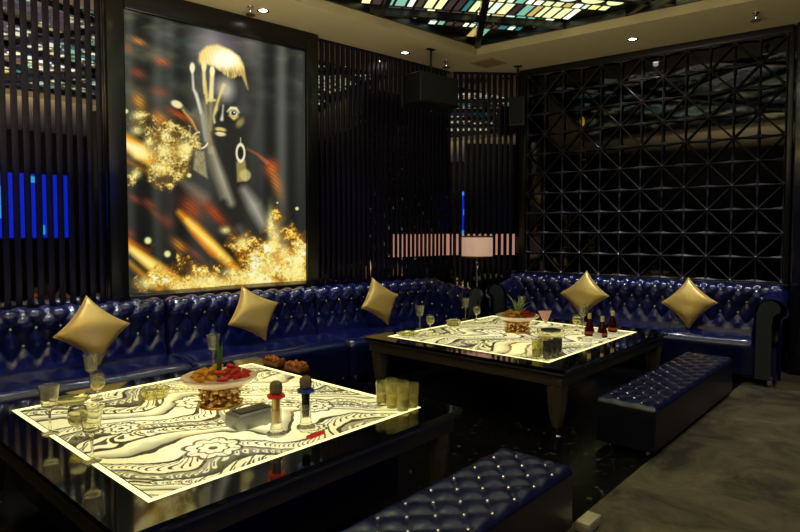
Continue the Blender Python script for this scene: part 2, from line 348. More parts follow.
    # gold dust and flames
    dust=fbm(x*.09,y*.09,21); fine=vnoise(x*1.15,y*1.15,33)*.5+vnoise(x*.55,y*.55,35)*.5; fine2=vnoise(x*.8,y*.8,41)
    x0_,y0_=x,y; x=x+16*(fbm(x0_*.07,y0_*.07,51)-.5)*2; y=y+16*(fbm(x0_*.07+9,y0_*.07,57)-.5)*2
    den=1.0*gau(136,120,13,11)+.95*gau(160,133,18,15)+.9*gau(182,142,14,20)+.8*gau(172,160,22,16)+.7*gau(137,172,9,7)+.7*gau(160,180,22,9)+.35*gau(168,150,34,34)
    low=1.15*gau(205,282,36,20)+1.25*gau(270,264,34,28)+1.2*gau(298,262,16,34)+.9*gau(244,240,20,14)+1.1*gau(271,226,7,28)+.8*gau(150,280,26,14)+.4*gau(291,222,14,20)+.6*gau(182,258,14,10)+.4*gau(155,250,4,10)+.9*gau(235,287,50,12)
    over(np.clip(low*(.3+1.2*fbm(x*.06,y*.06,71))-.5,0,1)*.9,(232,136,26)); over(np.clip(den*(.3+1.2*fbm(x*.06,y*.06,71))-.6,0,1)*.6,(196,134,40))
    over(.8*gau(152,158,13,8,30)+.7*gau(184,150,8,12),(246,190,70)); x,y=x0_,y0_
    for dn,warm in((np.minimum(den,1.0),0),(np.minimum(low,1.12),1)):
        d=dn*(.02+1.8*dust)
        over(np.clip(d-.42,0,1)*(.75 if warm else .45),(214,134,26) if warm else (150,124,50))
        over(np.clip((d+fine*.9-1.22)*3.0,0,1)*(1 if warm else .8),(255,206,70) if warm else (228,200,100))
        over(np.clip((d+fine2*.9-1.42)*3.2,0,1),(255,243,150))
        over(np.clip((.62-fine)*4,0,1)*np.clip(d-.3,0,.55)*.7,(84,44,16))
        over(np.clip((d+fine*.4-1.42)*3,0,1),(255,252,215))
    for cx,cy,rx,ry in((271,222,3,15),(276,236,4,12),(298,265,6,16),(272,262,6,7),(248,278,12,5),(200,280,9,7),(224,284,8,5),(262,284,10,5),(243,240,5,4),(226,228,4,3),(288,270,7,6),(284,250,4,8),(262,268,6,5),(232,270,7,4),(214,280,8,5),(180,286,9,4),(146,282,7,5),(184,148,4,7),(163,167,6,4),(144,153,7,5),(138,130,5,4),(165,150,6,5),(150,142,4,4),(188,148,4,6),(139,115,5,4),(137,173,4,4)):
        over(1.0*gau(cx,cy,rx*1.25,ry*1.2)*(.55+.6*fine),(255,242,150))
    for cx,cy,r in((148.5,239.5,3.4),(168,252.5,3.2),(297.5,205.5,1.7),(278,200,.9),(190,174,2.2),(127,111,2.2)): over(ell(cx,cy,r,r,0,.35),(235,235,150))
    over(gau(145,291,7,.8),(190,190,180)); over(.6*(y>(294.5-(x-128.5)*.0845-3)),(60,40,18))
    return srgb_arr(C)
def color_grid(name,cols,fn,m,parent):
    ny,nx=cols.shape[:2]; gu,gv=np.meshgrid(np.linspace(0,1,nx),np.linspace(0,1,ny))
    P=fn(gu,gv).reshape(-1,3); me=bpy.data.meshes.new(name)
    idx=np.arange(nx*ny).reshape(ny,nx); F=np.stack([idx[:-1,:-1],idx[:-1,1:],idx[1:,1:],idx[1:,:-1]],-1).reshape(-1,4)
    me.vertices.add(nx*ny); me.vertices.foreach_set('co',P.astype(np.float32).ravel()); me.loops.add(F.size); me.loops.foreach_set('vertex_index',F.ravel().astype(np.int32))
    me.polygons.add(len(F)); me.polygons.foreach_set('loop_start',np.arange(0,F.size,4,dtype=np.int32)); me.update(calc_edges=True); me.validate()
    at=me.color_attributes.new('tint','FLOAT_COLOR','POINT'); at.data.foreach_set('color',np.concatenate([cols.reshape(-1,3),np.ones((nx*ny,1))],1).astype(np.float32).ravel())
    me.materials.append(m); o=bpy.data.objects.new(name,me); COL.objects.link(o); o.parent=parent; return o
def print_mat(name,strength,rough=.1,coat=.5,dif=.3):
    m=bpy.data.materials.new(name); m.use_nodes=True; nt=m.node_tree; b=nt.nodes['Principled BSDF']
    a=nt.nodes.new('ShaderNodeAttribute'); a.attribute_name='tint'; nt.links.new(a.outputs['Color'],b.inputs['Emission Color']); b.inputs['Emission Strength'].default_value=strength
    mx=nt.nodes.new('ShaderNodeMix'); mx.data_type='RGBA'; mx.inputs[0].default_value=dif; mx.inputs[6].default_value=(0,0,0,1); nt.links.new(a.outputs['Color'],mx.inputs[7]); nt.links.new(mx.outputs[2],b.inputs['Base Color'])
    b.inputs['Roughness'].default_value=rough; b.inputs['Coat Weight'].default_value=coat; b.inputs['Coat Roughness'].default_value=.05; return m
pic=thing('lightbox_picture','tall glowing gold and black portrait picture in a black frame on the left wall','picture',WL(0,DL),aL)
fw=.145
mb=MB(); mb.box(PS0-fw,PS0,-.10,-.002,PZ0-.06,H-.004,bev=.01).box(PS1,PS1+fw,-.10,-.002,PZ0-.06,H-.004,bev=.01).box(PS0,PS1,-.10,-.002,PZ1,H-.004,bev=.01).box(PS0,PS1,-.10,-.002,PZ0-.05,PZ0,bev=.01)
mb.build('frame',M['black'],pic,smooth='auto')
MB().box(PS0,PS1,-.05,-.002,PZ0,PZ1).build('backing_box',M['black'],pic)
MB().box(PS0-fw,PS1+fw,-.108,-.06,PZ0-.075,PZ0-.055,bev=.004).build('ledge',M['chrome'],pic,label='thin pale metal ledge under the picture')
color_grid('print',paint_picture(300,420),lambda u,v:np.stack([PS0+u*(PS1-PS0),np.full_like(u,-.056),PZ0+v*(PZ1-PZ0)],-1),print_mat('backlit_print',.95,dif=.15,coat=.2),pic)

# ------------------------------------------------------------------ lattice screen on the right wall
def lattice():
    t=thing('lattice_screen','dark metal star-pattern lattice screen on the right wall over the sofa','lattice screen',WR(0,DR),aR)
    x0,x1,z0,z1=-3.142,-.363,.92,3.42; NX,NZ=12,10; cw,chh=(x1-x0)/NX,(z1-z0)/NZ; mb=MB()
    def seg(p,q,w0,w1,wm=None,d=.022,y=-.055):
        (ax,az),(bx,bz)=p,q; L=math.hypot(bx-ax,bz-az); ux,uz=(bx-ax)/L,(bz-az)/L; nx,nz=-uz,ux
        K=[(0,w0),(.5,wm or (w0+w1)/2),(1,w1)] if wm is None or True else None
        vs=[];fs=[]
        for k,w in K:
            cx,cz=ax+ux*L*k,az+uz*L*k; vs+=[(cx+nx*w/2,y+.018,cz+nz*w/2),(cx,y-.006,cz),(cx-nx*w/2,y+.018,cz-nz*w/2)]
        for i in range(len(K)-1):
            a=i*3; fs+=[(a,a+1,a+4,a+3),(a+1,a+2,a+5,a+4),(a+2,a,a+3,a+5)]
        mb.add(vs,fs)
    P=lambda i,j:(x0+i*cw,z0+j*chh)
    for i in range(NX+1):
        for j in range(NZ+1):
            odd=(i+j)%2
            if i<NX: seg(P(i,j),P(i+1,j),.046 if odd else .018,.018 if odd else .046,.016)
            if j<NZ: seg(P(i,j),P(i,j+1),.036 if odd else .018,.018 if odd else .036,.014)
            if not odd:
                for di,dj in((1,1),(1,-1),(-1,1),(-1,-1)):
                    if 0<=i+di<=NX and 0<=j+dj<=NZ and di>0: seg(P(i,j),P(i+di,j+dj),.026,.026,.015,y=-.05)
            bx,bz=P(i,j)
            r=.017 if odd else .022; mb.lathe([(r,.1),(r*.8,.5),(0,1)],8); 
            base=len(mb.v)-24
            for k in range(24):
                X,Y,Z=mb.v[base+k]; mb.v[base+k]=(bx+X,-.038-.03*Z,bz+Y)
    mb.build('lattice',M['lattice'],t)
    mb=MB(); mb.box(x0-.10,x1+.05,-.075,-.040,z1,H-.004,bev=.006).box(x0-.10,x0-.01,-.075,-.040,z0,z1,bev=.006).box(x1+.01,x1+.06,-.075,-.040,z0,z1,bev=.006).box(x0-.1,x1+.06,-.075,-.040,z0-.06,z0-.012,bev=.004)
    mb.build('frame',M['black'],t,smooth='auto')
lattice()
mb=MB(); mb.box(-.29,.06,-.11,-.002,0,H-.003,bev=.015); o=mb.build('trim_2',mat('blue_black_gloss',(13,15,30),.2,coat=.5),smooth='auto'); o.location=WR(0,DR); o.rotation_euler=(0,0,aR); struct(o)
# gold beaded drops built in place of an ornament reflected behind the lattice
def ornament(r,z0,z1,label):
    t=thing('ornament_reflection',label,'ornament',WR(r,DR-.018),aR,'gold beads standing in for a reflection behind the lattice')
    mb=MB(); n=int((z1-z0)/.022)
    for k in range(5):
        for j in range(n):
            if random.random()<.55: 
                c=((k-2)*.02,0,z0+j*.03); s0=.006
                mb.add([(c[0]+s0,c[1],c[2]),(c[0],c[1]+s0,c[2]),(c[0]-s0,c[1],c[2]),(c[0],c[1]-s0,c[2]),(c[0],c[1],c[2]+2*s0),(c[0],c[1],c[2]-2*s0)],[(0,1,4),(1,2,4),(2,3,4),(3,0,4),(1,0,5),(2,1,5),(3,2,5),(0,3,5)])
    o=mb.build('beads',M['goldmetal'],t); o['kind']='stuff'
    mb=MB().lathe([(0,z1-.01),(.03,z1+.02),(.035,z1+.06),(.02,z1+.1),(0,z1+.12)],12); 
    for i,v in enumerate(mb.v): mb.v[i]=(v[0],v[1]*.35,v[2])
    if z1>2: mb.build('gold_cap',mat('gold_cap',(215,180,60),.4,metal=.3),t,smooth=True)
ornament(2.44,2.25,2.72,'gold beaded drop with a yellow cap, standing in for a reflection high behind the lattice')
ornament(2.62,1.15,1.55,'gold beaded drop low behind the lattice, standing in for a reflection, nearer the corner')
ornament(2.32,1.12,1.42,'gold beaded drop low behind the lattice, standing in for a reflection, farther from the corner')

# ------------------------------------------------------------------ skylight
def skylight():
    t=thing('stained_glass_skylight','black framed stained glass skylight glowing in the cream ceiling','skylight',(0,0,ZG))
    o=SC; X=-dL; Y=dR
    cols=[(245,243,205),(215,225,165),(130,190,170),(60,130,140),(235,228,140),(110,100,90),(205,225,210),(100,84,96),(205,180,110),(60,110,80)]
    mats=[mat('leading_black',(14,14,14),.4)]+[mat('pane_%d'%i,c,.2,emit=c,strength=s) for i,(c,s) in enumerate(zip(cols,[1.7,1.2,.8,.55,1.2,.12,1.2,.1,.8,.25]))]
    # dark leaded sheet, with panes let into its underside
    mb=MB(); cx=[o,o+X*SA,o+X*SA+Y*SB,o+Y*SB]
    mb.prism([(p.x,p.y) for p in cx],lambda u,v,k:(u,v,.04 if k else .002)); mi=0
    d1=Vector((.979,.203,0)).normalized(); d2=Vector((-d1.y,d1.x,0))   # the two directions of the bars
    den=X.x*Y.y-X.y*Y.x
    def inside(p,m=.03):
        q=p-o; a=(q.x*Y.y-q.y*Y.x)/den; b=(X.x*q.y-X.y*q.x)/den; return m<a<SA-m and m<b<SB-m
    rr=random.Random(3); S=1.0
    def pane(pts,i): 
        if all(inside(p) for p in pts): mb.add([(p.x,p.y,-.002) for p in pts],[tuple(range(len(pts)))],i)
    row=0; w=-7.0
    while w<1.2:
        kind=row%4; h=(.30,.10,.20,.13)[kind]; u=-6.
        while u<6.5:
            cw=(.10,.13,.24,.09)[kind]*rr.uniform(.75,1.25); c=o+d1*u+d2*w
            gap=.028
            z=int(3*vnoise(np.array(c.x*.9),np.array(c.y*.9),6)*2.2)%6
            pick=[[1,1,7,2],[4,3,3,7,8],[6,2,7,8],[8,6,6,4,3],[1,5,9,7,2],[3,10,4,7,8]][z]
            i=rr.choice(pick)
            if kind==2:
                cc=c+d1*cw/2+d2*h/2; pane([cc+d1*math.cos(a)*cw*.42+d2*math.sin(a)*h*.42 for a in [k*PI/8 for k in range(16)]],i)
            else: pane([c+d1*gap/2+d2*gap/2,c+d1*(cw-gap/2)+d2*gap/2,c+d1*(cw-gap/2)+d2*(h-gap/2),c+d1*gap/2+d2*(h-gap/2)],i)
            u+=cw
        w+=h; row+=1
    mb.build('stained_glass',mats,t,fix=False)
    # bars
    mb=MB()
    def bar(p,q,w=.05,dd=.07):
        d=(q-p).normalized(); n=Vector((-d.y,d.x,0))*w/2
        mb.prism([(a.x,a.y) for a in (p-n,q-n,q+n,p+n)],lambda u,v,k:(u,v,-.004 if k else -dd))
    for i in range(4): bar(cx[i],cx[(i+1)%4],.06)
    def clip(p,d):
        ts=[]
        for i in range(4):
            a,b=cx[i],cx[(i+1)%4]; e=b-a; dn=d.x*e.y-d.y*e.x
            if abs(dn)<1e-6: continue
            tt=((a.x-p.x)*e.y-(a.y-p.y)*e.x)/dn; s=((a.x-p.x)*d.y-(a.y-p.y)*d.x)/dn
            if -1e-4<=s<=1.0001: ts.append(tt)
        return (p+d*min(ts),p+d*max(ts)) if len(ts)>=2 and max(ts)-min(ts)>.1 else None
    for k in range(1,9):
        for pp,dd in((o+Y*1.07*k,d1),(o+Y*(.86*2*k-.03),d2),(o+X*1.45*k,d2)):
            r=clip(pp,dd)
            if r: bar(*r)
    r=clip(o+Vector((.0,-.01,0)),Vector((-.075,-1,0)).normalized())
    if r: bar(*r,w=.07,dd=.09)
    mb.build('frame_bars',M['black'],t)
skylight()

# ------------------------------------------------------------------ ceiling fittings
def fit(x,y,name,label,cat,kind):
    t=thing(name,label,cat,(x,y,H))
    if kind=='down':
        MB().lathe([(.055,-.001),(.058,-.008),(.05,-.012),(.04,-.008),(.038,-.002)],24,close=False).build('trim_ring',M['chrome'],t,smooth=True)
        MB().lathe([(0,-.003),(.037,-.004)],24,close=False).build('bulb',M['lampglow'],t)
    elif kind=='spr':
        MB().lathe([(.03,0),(.03,-.006),(.012,-.01),(.01,-.05),(.004,-.06),(.004,-.075)],12).build('stem',M['chrome'],t,smooth=True)
        MB().lathe([(0,-.074),(.045,-.076),(.045,-.08),(0,-.082)],12).build('deflector',mat('brass_deflector',(90,80,50),.4,metal=.7),t)
    return t
fit(-1.275,5.56,'ceiling_downlight','small recessed ceiling downlight above the glowing picture','ceiling light','down')
fit(.058,6.86,'ceiling_downlight','small recessed ceiling downlight above the slats near the black loudspeaker','ceiling light','down')
fit(2.49,6.38,'ceiling_downlight','small recessed ceiling downlight over the right lattice wall','ceiling light','down')
fit(-1.37,5.47,'sprinkler','small ceiling sprinkler over the glowing picture','sprinkler','spr')
fit(3.35,5.62,'sprinkler','small ceiling sprinkler above the right end of the lattice','sprinkler','spr')
fit(.56,7.2,'sprinkler','small ceiling sprinkler beside the loudspeaker near the corner','sprinkler','spr')
t=thing('ceiling_square','faint tan ribbed square on the ceiling at the room corner','vent',(1.08,7.28,H),R(45))
MB().box(-.16,.16,-.16,.16,-.008,-.001,bev=.003).build('square_frame',mat('tan_square',(150,124,90),.6),t)  # flat tan square with thin ribs on the ceiling
mb=MB(); [mb.box(-.12,.12,-.12+k*.03,-.108+k*.03,-.014,-.008) for k in range(8)]; mb.build('square_slats',mat('tan_square_slat',(130,108,80),.6),t)

# loudspeakers
def speaker(loc,rz,w,h,d,label,brk):
    t=thing('loudspeaker',label,'speaker',loc,rz)
    MB().box(-w/2,w/2,-d/2,d/2,-h/2,h/2,bev=.012).build('cabinet',M['speaker'],t,smooth='auto')
    MB().box(-w/2+.02,w/2-.02,-d/2-.008,-d/2+.004,-h/2+.02,h/2-.02,bev=.004).build('grille',mat('black_grille',(7,7,7),.7,bump=.5,bscale=500),t)
    mb=MB(); mb.tube([(0,0,h/2),(0,0,h/2+brk)],.012); mb.box(-.05,.05,-.03,.03,h/2+brk-.008,h/2+brk)
    mb.build('bracket',M['black'],t)
speaker((.35,6.74,3.02),aL,.60,.33,.3,'wide black loudspeaker hanging under the ceiling before the slats',H-3.02-.165)
speaker((1.47,7.42,2.93),R(-18),.2,.36,.16,'small black loudspeaker hanging at the corner beside the lattice',H-2.93-.18)

# ------------------------------------------------------------------ tufted sofas
def resample(pts,n):
    P=[Vector(p) for p in pts]; out=[]
    def cr(p0,p1,p2,p3,t): return .5*((2*p1)+(p2-p0)*t+(2*p0-5*p1+4*p2-p3)*t*t+(3*p1-p0-3*p2+p3)*t**3)
    D=[]
    for i in range(len(P)-1):
        for k in range(20): D.append(cr(P[max(i-1,0)],P[i],P[i+1],P[min(i+2,len(P)-1)],k/20))
    D.append(P[-1]); L=[0]
    for a,b in zip(D,D[1:]): L.append(L[-1]+(b-a).length)
    for k in range(n):
        t=L[-1]*k/(n-1); i=max(0,min(len(D)-2,next((j for j in range(len(L)-1) if L[j+1]>=t),len(D)-2))); f=(t-L[i])/(L[i+1]-L[i]+1e-9); out.append(D[i].lerp(D[i+1],f))
    return out,L[-1]
def tuft(a,b): # buttons sit where p and q are both whole
    p,q=a+b,a-b; return (abs(math.sin(PI*p))*abs(math.sin(PI*q)))**.42
CR=bpy.data.meshes.new('button'); 
_m=MB().lathe([(.0,-.004),(.011,-.002),(.0125,.003),(.008,.008),(0,.010)],10); CR.from_pydata(_m.v,[],_m.f); CR.materials.append(M['crystal'])
def button(parent,loc,nrm):
    o=bpy.data.objects.new('button',CR); COL.objects.link(o); o.parent=parent; o.location=loc; o.rotation_euler=Vector(nrm).to_track_quat('Z','Y').to_euler(); return o
def tufted_roll(path,n,sv,ws,rows,amp,tv0,tv1,place,name,m,parent,btn,ends=(0,0)):
    # path: 2-D profile; place(s,c,d)->3-D ; tufting acts between lengths tv0 and tv1 of the profile
    pr,L=resample(path,n); wt=(tv1-tv0)/rows
    nr=[]
    for i in range(n):
        t=(pr[min(i+1,n-1)]-pr[max(i-1,0)]).normalized(); nr.append(Vector((-t.y,t.x)))
    G=[]
    for s in sv:
        e=min(1,(s-sv[0])/.035+ (0 if ends[0] else 1),(sv[-1]-s)/.035+(0 if ends[1] else 1)); e=math.sqrt(max(0,1-(1-min(1,e))**2))
        rowp=[]
        for i in range(n):
            t=L*i/(n-1); k=min(1,max(0,(t-tv0+.02)/.05))*min(1,max(0,(tv1+.05-t)/.05))
            b=(t-tv0)/(2*wt); h=(tuft(s/ws,b)-.75)*amp*k-(1-e)*.03
            q=pr[i]+nr[i]*h; rowp.append(place(s,q.x,q.y))
        G.append(rowp)
    mb=MB().grid(G); o=mb.build(name,m,parent,smooth=True)
    if btn:
        for j in range(rows):
            t=tv0+j*wt; i=int(round(t/L*(n-1))); i=min(max(i,1),n-2); k0=math.ceil(sv[0]/ws)-1
            for k in range(k0,int(sv[-1]/ws)+2):
                s=(k+(j%2)*.5)*ws
                if sv[0]+.03<s<sv[-1]-.03:
                    q=pr[i]-nr[i]*amp*.62; a=Vector(place(s,q.x,q.y)); q2=pr[i]+nr[i]*.1; button(parent,a,Vector(place(s,q2.x,q2.y))-a)
    return o
def sofa(label,loc,rz,x0,x1,depth,zt,larm,rarm,group):
    t=thing('chesterfield_sofa',label,'sofa',loc,rz,group)
    k=zt-.87; bd=depth-.78
    prof=[(.50+bd,.36),(.53+bd,.48),(.55+bd,.60),(.545+bd,.70+k*.7),(.535+bd,.79+k),(.58+bd,.862+k),(.66+bd,.875+k),(.735+bd,.835+k),(.765+bd,.74+k),(.77+bd,.5),(.77+bd,.06)]
    sv=[x0+i*(x1-x0)/max(2,int((x1-x0)/.012)) for i in range(max(2,int((x1-x0)/.012))+1)]
    tufted_roll(prof,72,sv,.16,4,.034,.13,.62,lambda s,c,d:(s,c,d),'backrest',M['leather'],t,True,(1,1))
    # seat cushion with soft edges and a low base
    sx=0.0
    a0=x0+(.18 if larm else .0); a1=x1-(.18 if rarm else .0)
    G=[]; cs=[(.60+bd,.40),(.45+bd,.425),(.2,.43),(.07,.425),(.02,.40),(-.0,.35),(.005,.25),(.012,.15),(.012,.085),(.05,.08)]
    pr,_=resample(cs,40); N=60
    for i in range(N+1):
        s=a0+(a1-a0)*i/N; e=min(1,i/2.,(N-i)/2.); e=math.sqrt(max(0,1-(1-e)**2))
        G.append([(s,p.x+(.02*(1-e)),p.y-.02*(1-e)+.006*math.sin(s*9+p.x*6)*math.sin(p.x*9)) for p in pr])
    MB().grid(G).build('seat',M['leather'],t,smooth=True)
    MB().box(x0+.02,x1-.02,.05,depth-.03,.06,.36).build('base',M['leather'],t)
    for side,on in((-1,larm),(1,rarm)):
        if not on: continue
        xe=x0 if side<0 else x1
        # arm: inner face, roll, outer face; height rises to the back
        ap=[(.19,.36),(.185,.5),(.18,.62),(.165,.72),(.11,.785),(.03,.785),(-.03,.74),(-.035,.68),(.01,.62),(.01,.3),(.01,.07)]
        nn=[.0+i*(depth-.12)/60 for i in range(61)]
        def pl(s,c,d): return (xe-side*c,s+.012,d+(zt-.80)*max(0,(s-.1))/(depth-.2)*(1 if d>.6 else 0))
        tufted_roll(ap,54,nn,.16,3,.02,.10,.48,pl,'armrest',M['leather'],t,True,(1,0))
        out=[(.185,.07),(.185,.62),(.178,.70),(.155,.76),(.115,.795),(.06,.80),(.015,.775),(-.005,.735),(.0,.70),(.03,.68),(.05,.66),(.06,.6),(.06,.07)]
        mb=MB().prism(out,lambda u,v,q:(xe-side*u,-.012 if not q else .02,v))
        mb.build('arm_panel',M['panel'],t,label='slate grey scroll shaped arm front')
    for fx in (x0+.07,x1-.07):
        for fy in (.05,depth-.1): MB().lathe([(.018,0),(.028,.02),(.022,.05),(.035,.09)],12,(fx,fy)).build('foot',M['chrome'],t,smooth=True)
    return t
oL=WL(0,4.40); gl='navy tufted sofa sections along the left wall'
sofa('navy tufted leather sofa section nearest the viewer, below the dark slats left of the picture',oL,aL,.1,1.745,.84,.872,False,False,gl)
sofa('navy tufted leather sofa section under the glowing picture',oL,aL,1.755,3.225,.84,.872,False,False,gl)
sofa('navy tufted leather sofa section ending in an arm at the corner, left of the lamp',oL,aL,3.235,5.02,.84,.872,False,True,gl)
sofa('long navy tufted leather sofa under the lattice screen on the right wall',WR(0,6.345),aR,-3.27,-.33,.74,.90,True,True,None)

# ------------------------------------------------------------------ benches
def bench(label,a0,a1,b0,b1,h=.345):
    L,W=a1-a0,b1-b0; t=thing('tufted_bench',label,'bench',WT(a0,b0),aT,'navy tufted benches before the tables')
    ws=.165; wr=W/2.5; G=[]; nx=int(L/.012); ny=int(W/.012)
    for i in range(nx+1):
        row=[]; x=L*i/nx
        for j in range(ny+1):
            y=W*j/ny; ed=max(0,min(x,L-x,y,W-y)); e=min(1,ed/.03); e=math.sqrt(max(0,1-(1-e)**2))
            z=h-.03*(1-e)+(tuft(x/ws,(y-W*.1)/(2*wr*.5))-.8)*.022*min(1,ed/.04); row.append((x,y,z))
        G.append(row)
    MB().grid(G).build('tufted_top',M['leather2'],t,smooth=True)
    rr=wr*.5
    for j in range(0,8):
        y=W*.1+j*rr
        if y>W-.03: break
        for k in range(0,int(L/ws)+2):
            x=(k+(j%2)*.5)*ws
            if .03<x<L-.03: button(t,(x,y,h-.0135),(0,0,1)).scale=(.62,.62,.62)
    mb=MB().box(0,L,0,W,.045,h-.028,bev=.012); mb.build('upholstered_body',M['leather_shaded'],t,smooth='auto')
    for x in (.08,L-.08):
        for y in (.07,W-.07): MB().lathe([(.02,0),(.026,.05)],12,(x,y)).build('foot',M['chrome'],t)
    return t
bench('navy tufted leather bench by the far table, standing on the carpet edge',3.77,5.74,1.235,1.62)
bench('navy tufted leather bench at the lower picture edge, before the near table',.62,2.575,1.21,1.60)

# ------------------------------------------------------------------ tables
def table_pattern(nx,ny,seed,warm=1.0):
    u,v=np.meshgrid(np.linspace(0,1.5,nx),np.linspace(0,1.55,ny))
    wx=u+.16*(fbm(u*2.2,v*2.2,seed)-.5)*2; wy=v+.16*(fbm(u*2.2+7,v*2.2+3,seed+5)-.5)*2
    f=(wx*.55+wy*1.0)*8.5+1.3*np.sin(wx*4.4+wy*1.2)+1.1*np.sin(wx*9+wy*3.1); band=np.floor(f).astype(int); fr=f-band
    g=(wx*1.0-wy*.55)*44+2.*np.sin(fr*3.1)
    C=np.ones((ny,nx)); kind=band%5
    C=np.where(kind==1,.58+.42*np.clip(fr*1.6,0,1),C)
    sc=np.abs(((g*.35)%1)-.5)*2; C=np.where((kind==2)&(sc<.2),.3,C); C=np.where((kind==2)&(np.hypot((sc-.55)*1.2,fr-.5)<.2),.35,C)
    C=np.where(kind==3,.30+.45*fr,C); sd=np.hypot(((g*.5)%1)-.5,(fr-.5)*1.3); C=np.where((kind==3)&(sd<.33),.95,C); C=np.where((kind==3)&(sd<.12),.25,C)
    C=np.where((kind==4)&(np.abs(((g*.7)%1)-.5)<.14)&(fr>.3),.28,C)
    C=np.where(np.minimum(fr,1-fr)<.085,.22,C)
    for cx,cy,r in((.42,.28,.13),(1.15,.42,.10),(.75,1.0,.13),(1.2,1.2,.09),(.25,.85,.09),(.9,.15,.07),(.3,1.35,.08)):
        d=np.hypot(u-cx,v-cy); th=np.arctan2(v-cy,u-cx); pet=r*(.78+.22*np.abs(np.cos(4*th))); C=np.where(d<pet*1.12,.58,C); C=np.where(d<pet,.98,C)
        C=np.where((np.abs(d-pet)<.006)|((np.abs(d-pet*.55)<.005)),.12,C); C=np.where((d<pet*.95)&(d>pet*.5)&(np.abs(np.sin(4*th))<.0+.07),.25,C); C=np.where(d<r*.16,.3,C)
    glow=.86+.14*np.cos((u-.75)*2.0)*np.cos((v-.77)*2.0)
    w=fbm(u*3,v*3,seed+9)
    col=np.stack([C*glow,C*glow*(.975-.03*w),C*glow*(.80-.22*w)],-1); col=np.where((C<.32)[...,None],np.array([.27,.24,.13]),col)
    return srgb_arr(col)
M['print']=print_mat('backlit_table_print',1.38,rough=.06,coat=.6,dif=.2)
def table(label,a0,a1,b0,b1,i0,i1,j0,j1,seed,res,solid=False):
    t=thing('lit_coffee_table',label,'table',WT(a0,b0),aT,'glass topped tables with glowing patterned tops'); L,W=a1-a0,b1-b0; x0,x1,y0,y1=i0-a0,i1-a0,j0-b0,j1-b0
    e=.02
    mb=MB(); zt=.5
    # black glass margin around the lit field
    for bx in((0,L,0,y0),(0,L,y1,W),(0,x0,y0,y1),(x1,L,y0,y1)): mb.box(*bx,.478,zt)
    mb.build('glass_top',M['blackglass'],t)
    mb=MB(); s=.022
    for bx in((x0,x1,y0,y0+s),(x0,x1,y1-s,y1),(x0,x0+s,y0+s,y1-s),(x1-s,x1,y0+s,y1-s)): mb.box(*bx,.48,zt+.001)
    mb.build('light_strip',M['strip'],t)
    MB().box(x0+s,x1-s,y0+s,y1-s,.46,.497).build('light_tray',M['black'],t)
    color_grid('patterned_panel',table_pattern(*res,seed),lambda u,v:np.stack([x0+s+.008+u*(x1-x0-2*s-.016),y0+s+.008+v*(y1-y0-2*s-.016),np.full_like(u,.4985)],-1),M['print'],t)
    mb=MB(); ap=.03
    for bx in((ap,L-ap,ap,ap+.03),(ap,L-ap,W-ap-.03,W-ap),(ap,ap+.03,ap+.03,W-ap-.03),(L-ap-.03,L-ap,ap+.03,W-ap-.03)): mb.box(*bx,.375,.478,bev=.004)
    mb.build('apron',M['wood'],t,smooth='auto')
    mb=MB()
    for bx in((0.004,L-.004,0.004,.012),(.004,L-.004,W-.012,W-.004),(.004,.012,.012,W-.012),(L-.012,L-.004,.012,W-.012)): mb.box(*bx,.462,.478)
    mb.build('edge_trim',mat('grey_edge_trim',(96,92,84),.35,metal=.5),t)
    for x in (.10,L-.10):
        for y in (.10,W-.10):
            mb=MB(); n=24; prof=[(.072,.375),(.075,.33),(.066,.30),(.07,.27),(.062,.23),(.058,.20),(.056,.16),(.045,.12),(.036,.085),(.034,.075)][::-1]
            mb.lathe(prof,24,(x,y),wob=lambda a,i,z:.04*math.cos(8*a)); lg=mb.build('leg',M['wood'],t,smooth='auto')
            MB().lathe([(.026,0),(.028,.008),(.008,.014),(.007,.07),(.016,.078)],14,(x,y)).build('foot_pin',M['chrome'],lg,smooth='auto')
    if solid:
        MB().box(.16,L-.35,.14,W-.14,.10,.40,bev=.01).build('storage_box',mat('navy_lacquer',(14,20,44),.3,coat=.4),t,smooth='auto',label='dark navy box under the table top')
    return t
table('near black glass table with a glowing paisley top, at lower left',.745,2.54,1.83,3.74,.912,2.397,2.0,3.574,11,(420,440),True)
table('far black glass table with a glowing paisley top, before the corner',3.67,5.80,1.80,3.72,3.83,5.55,2.0,3.588,29,(260,260))

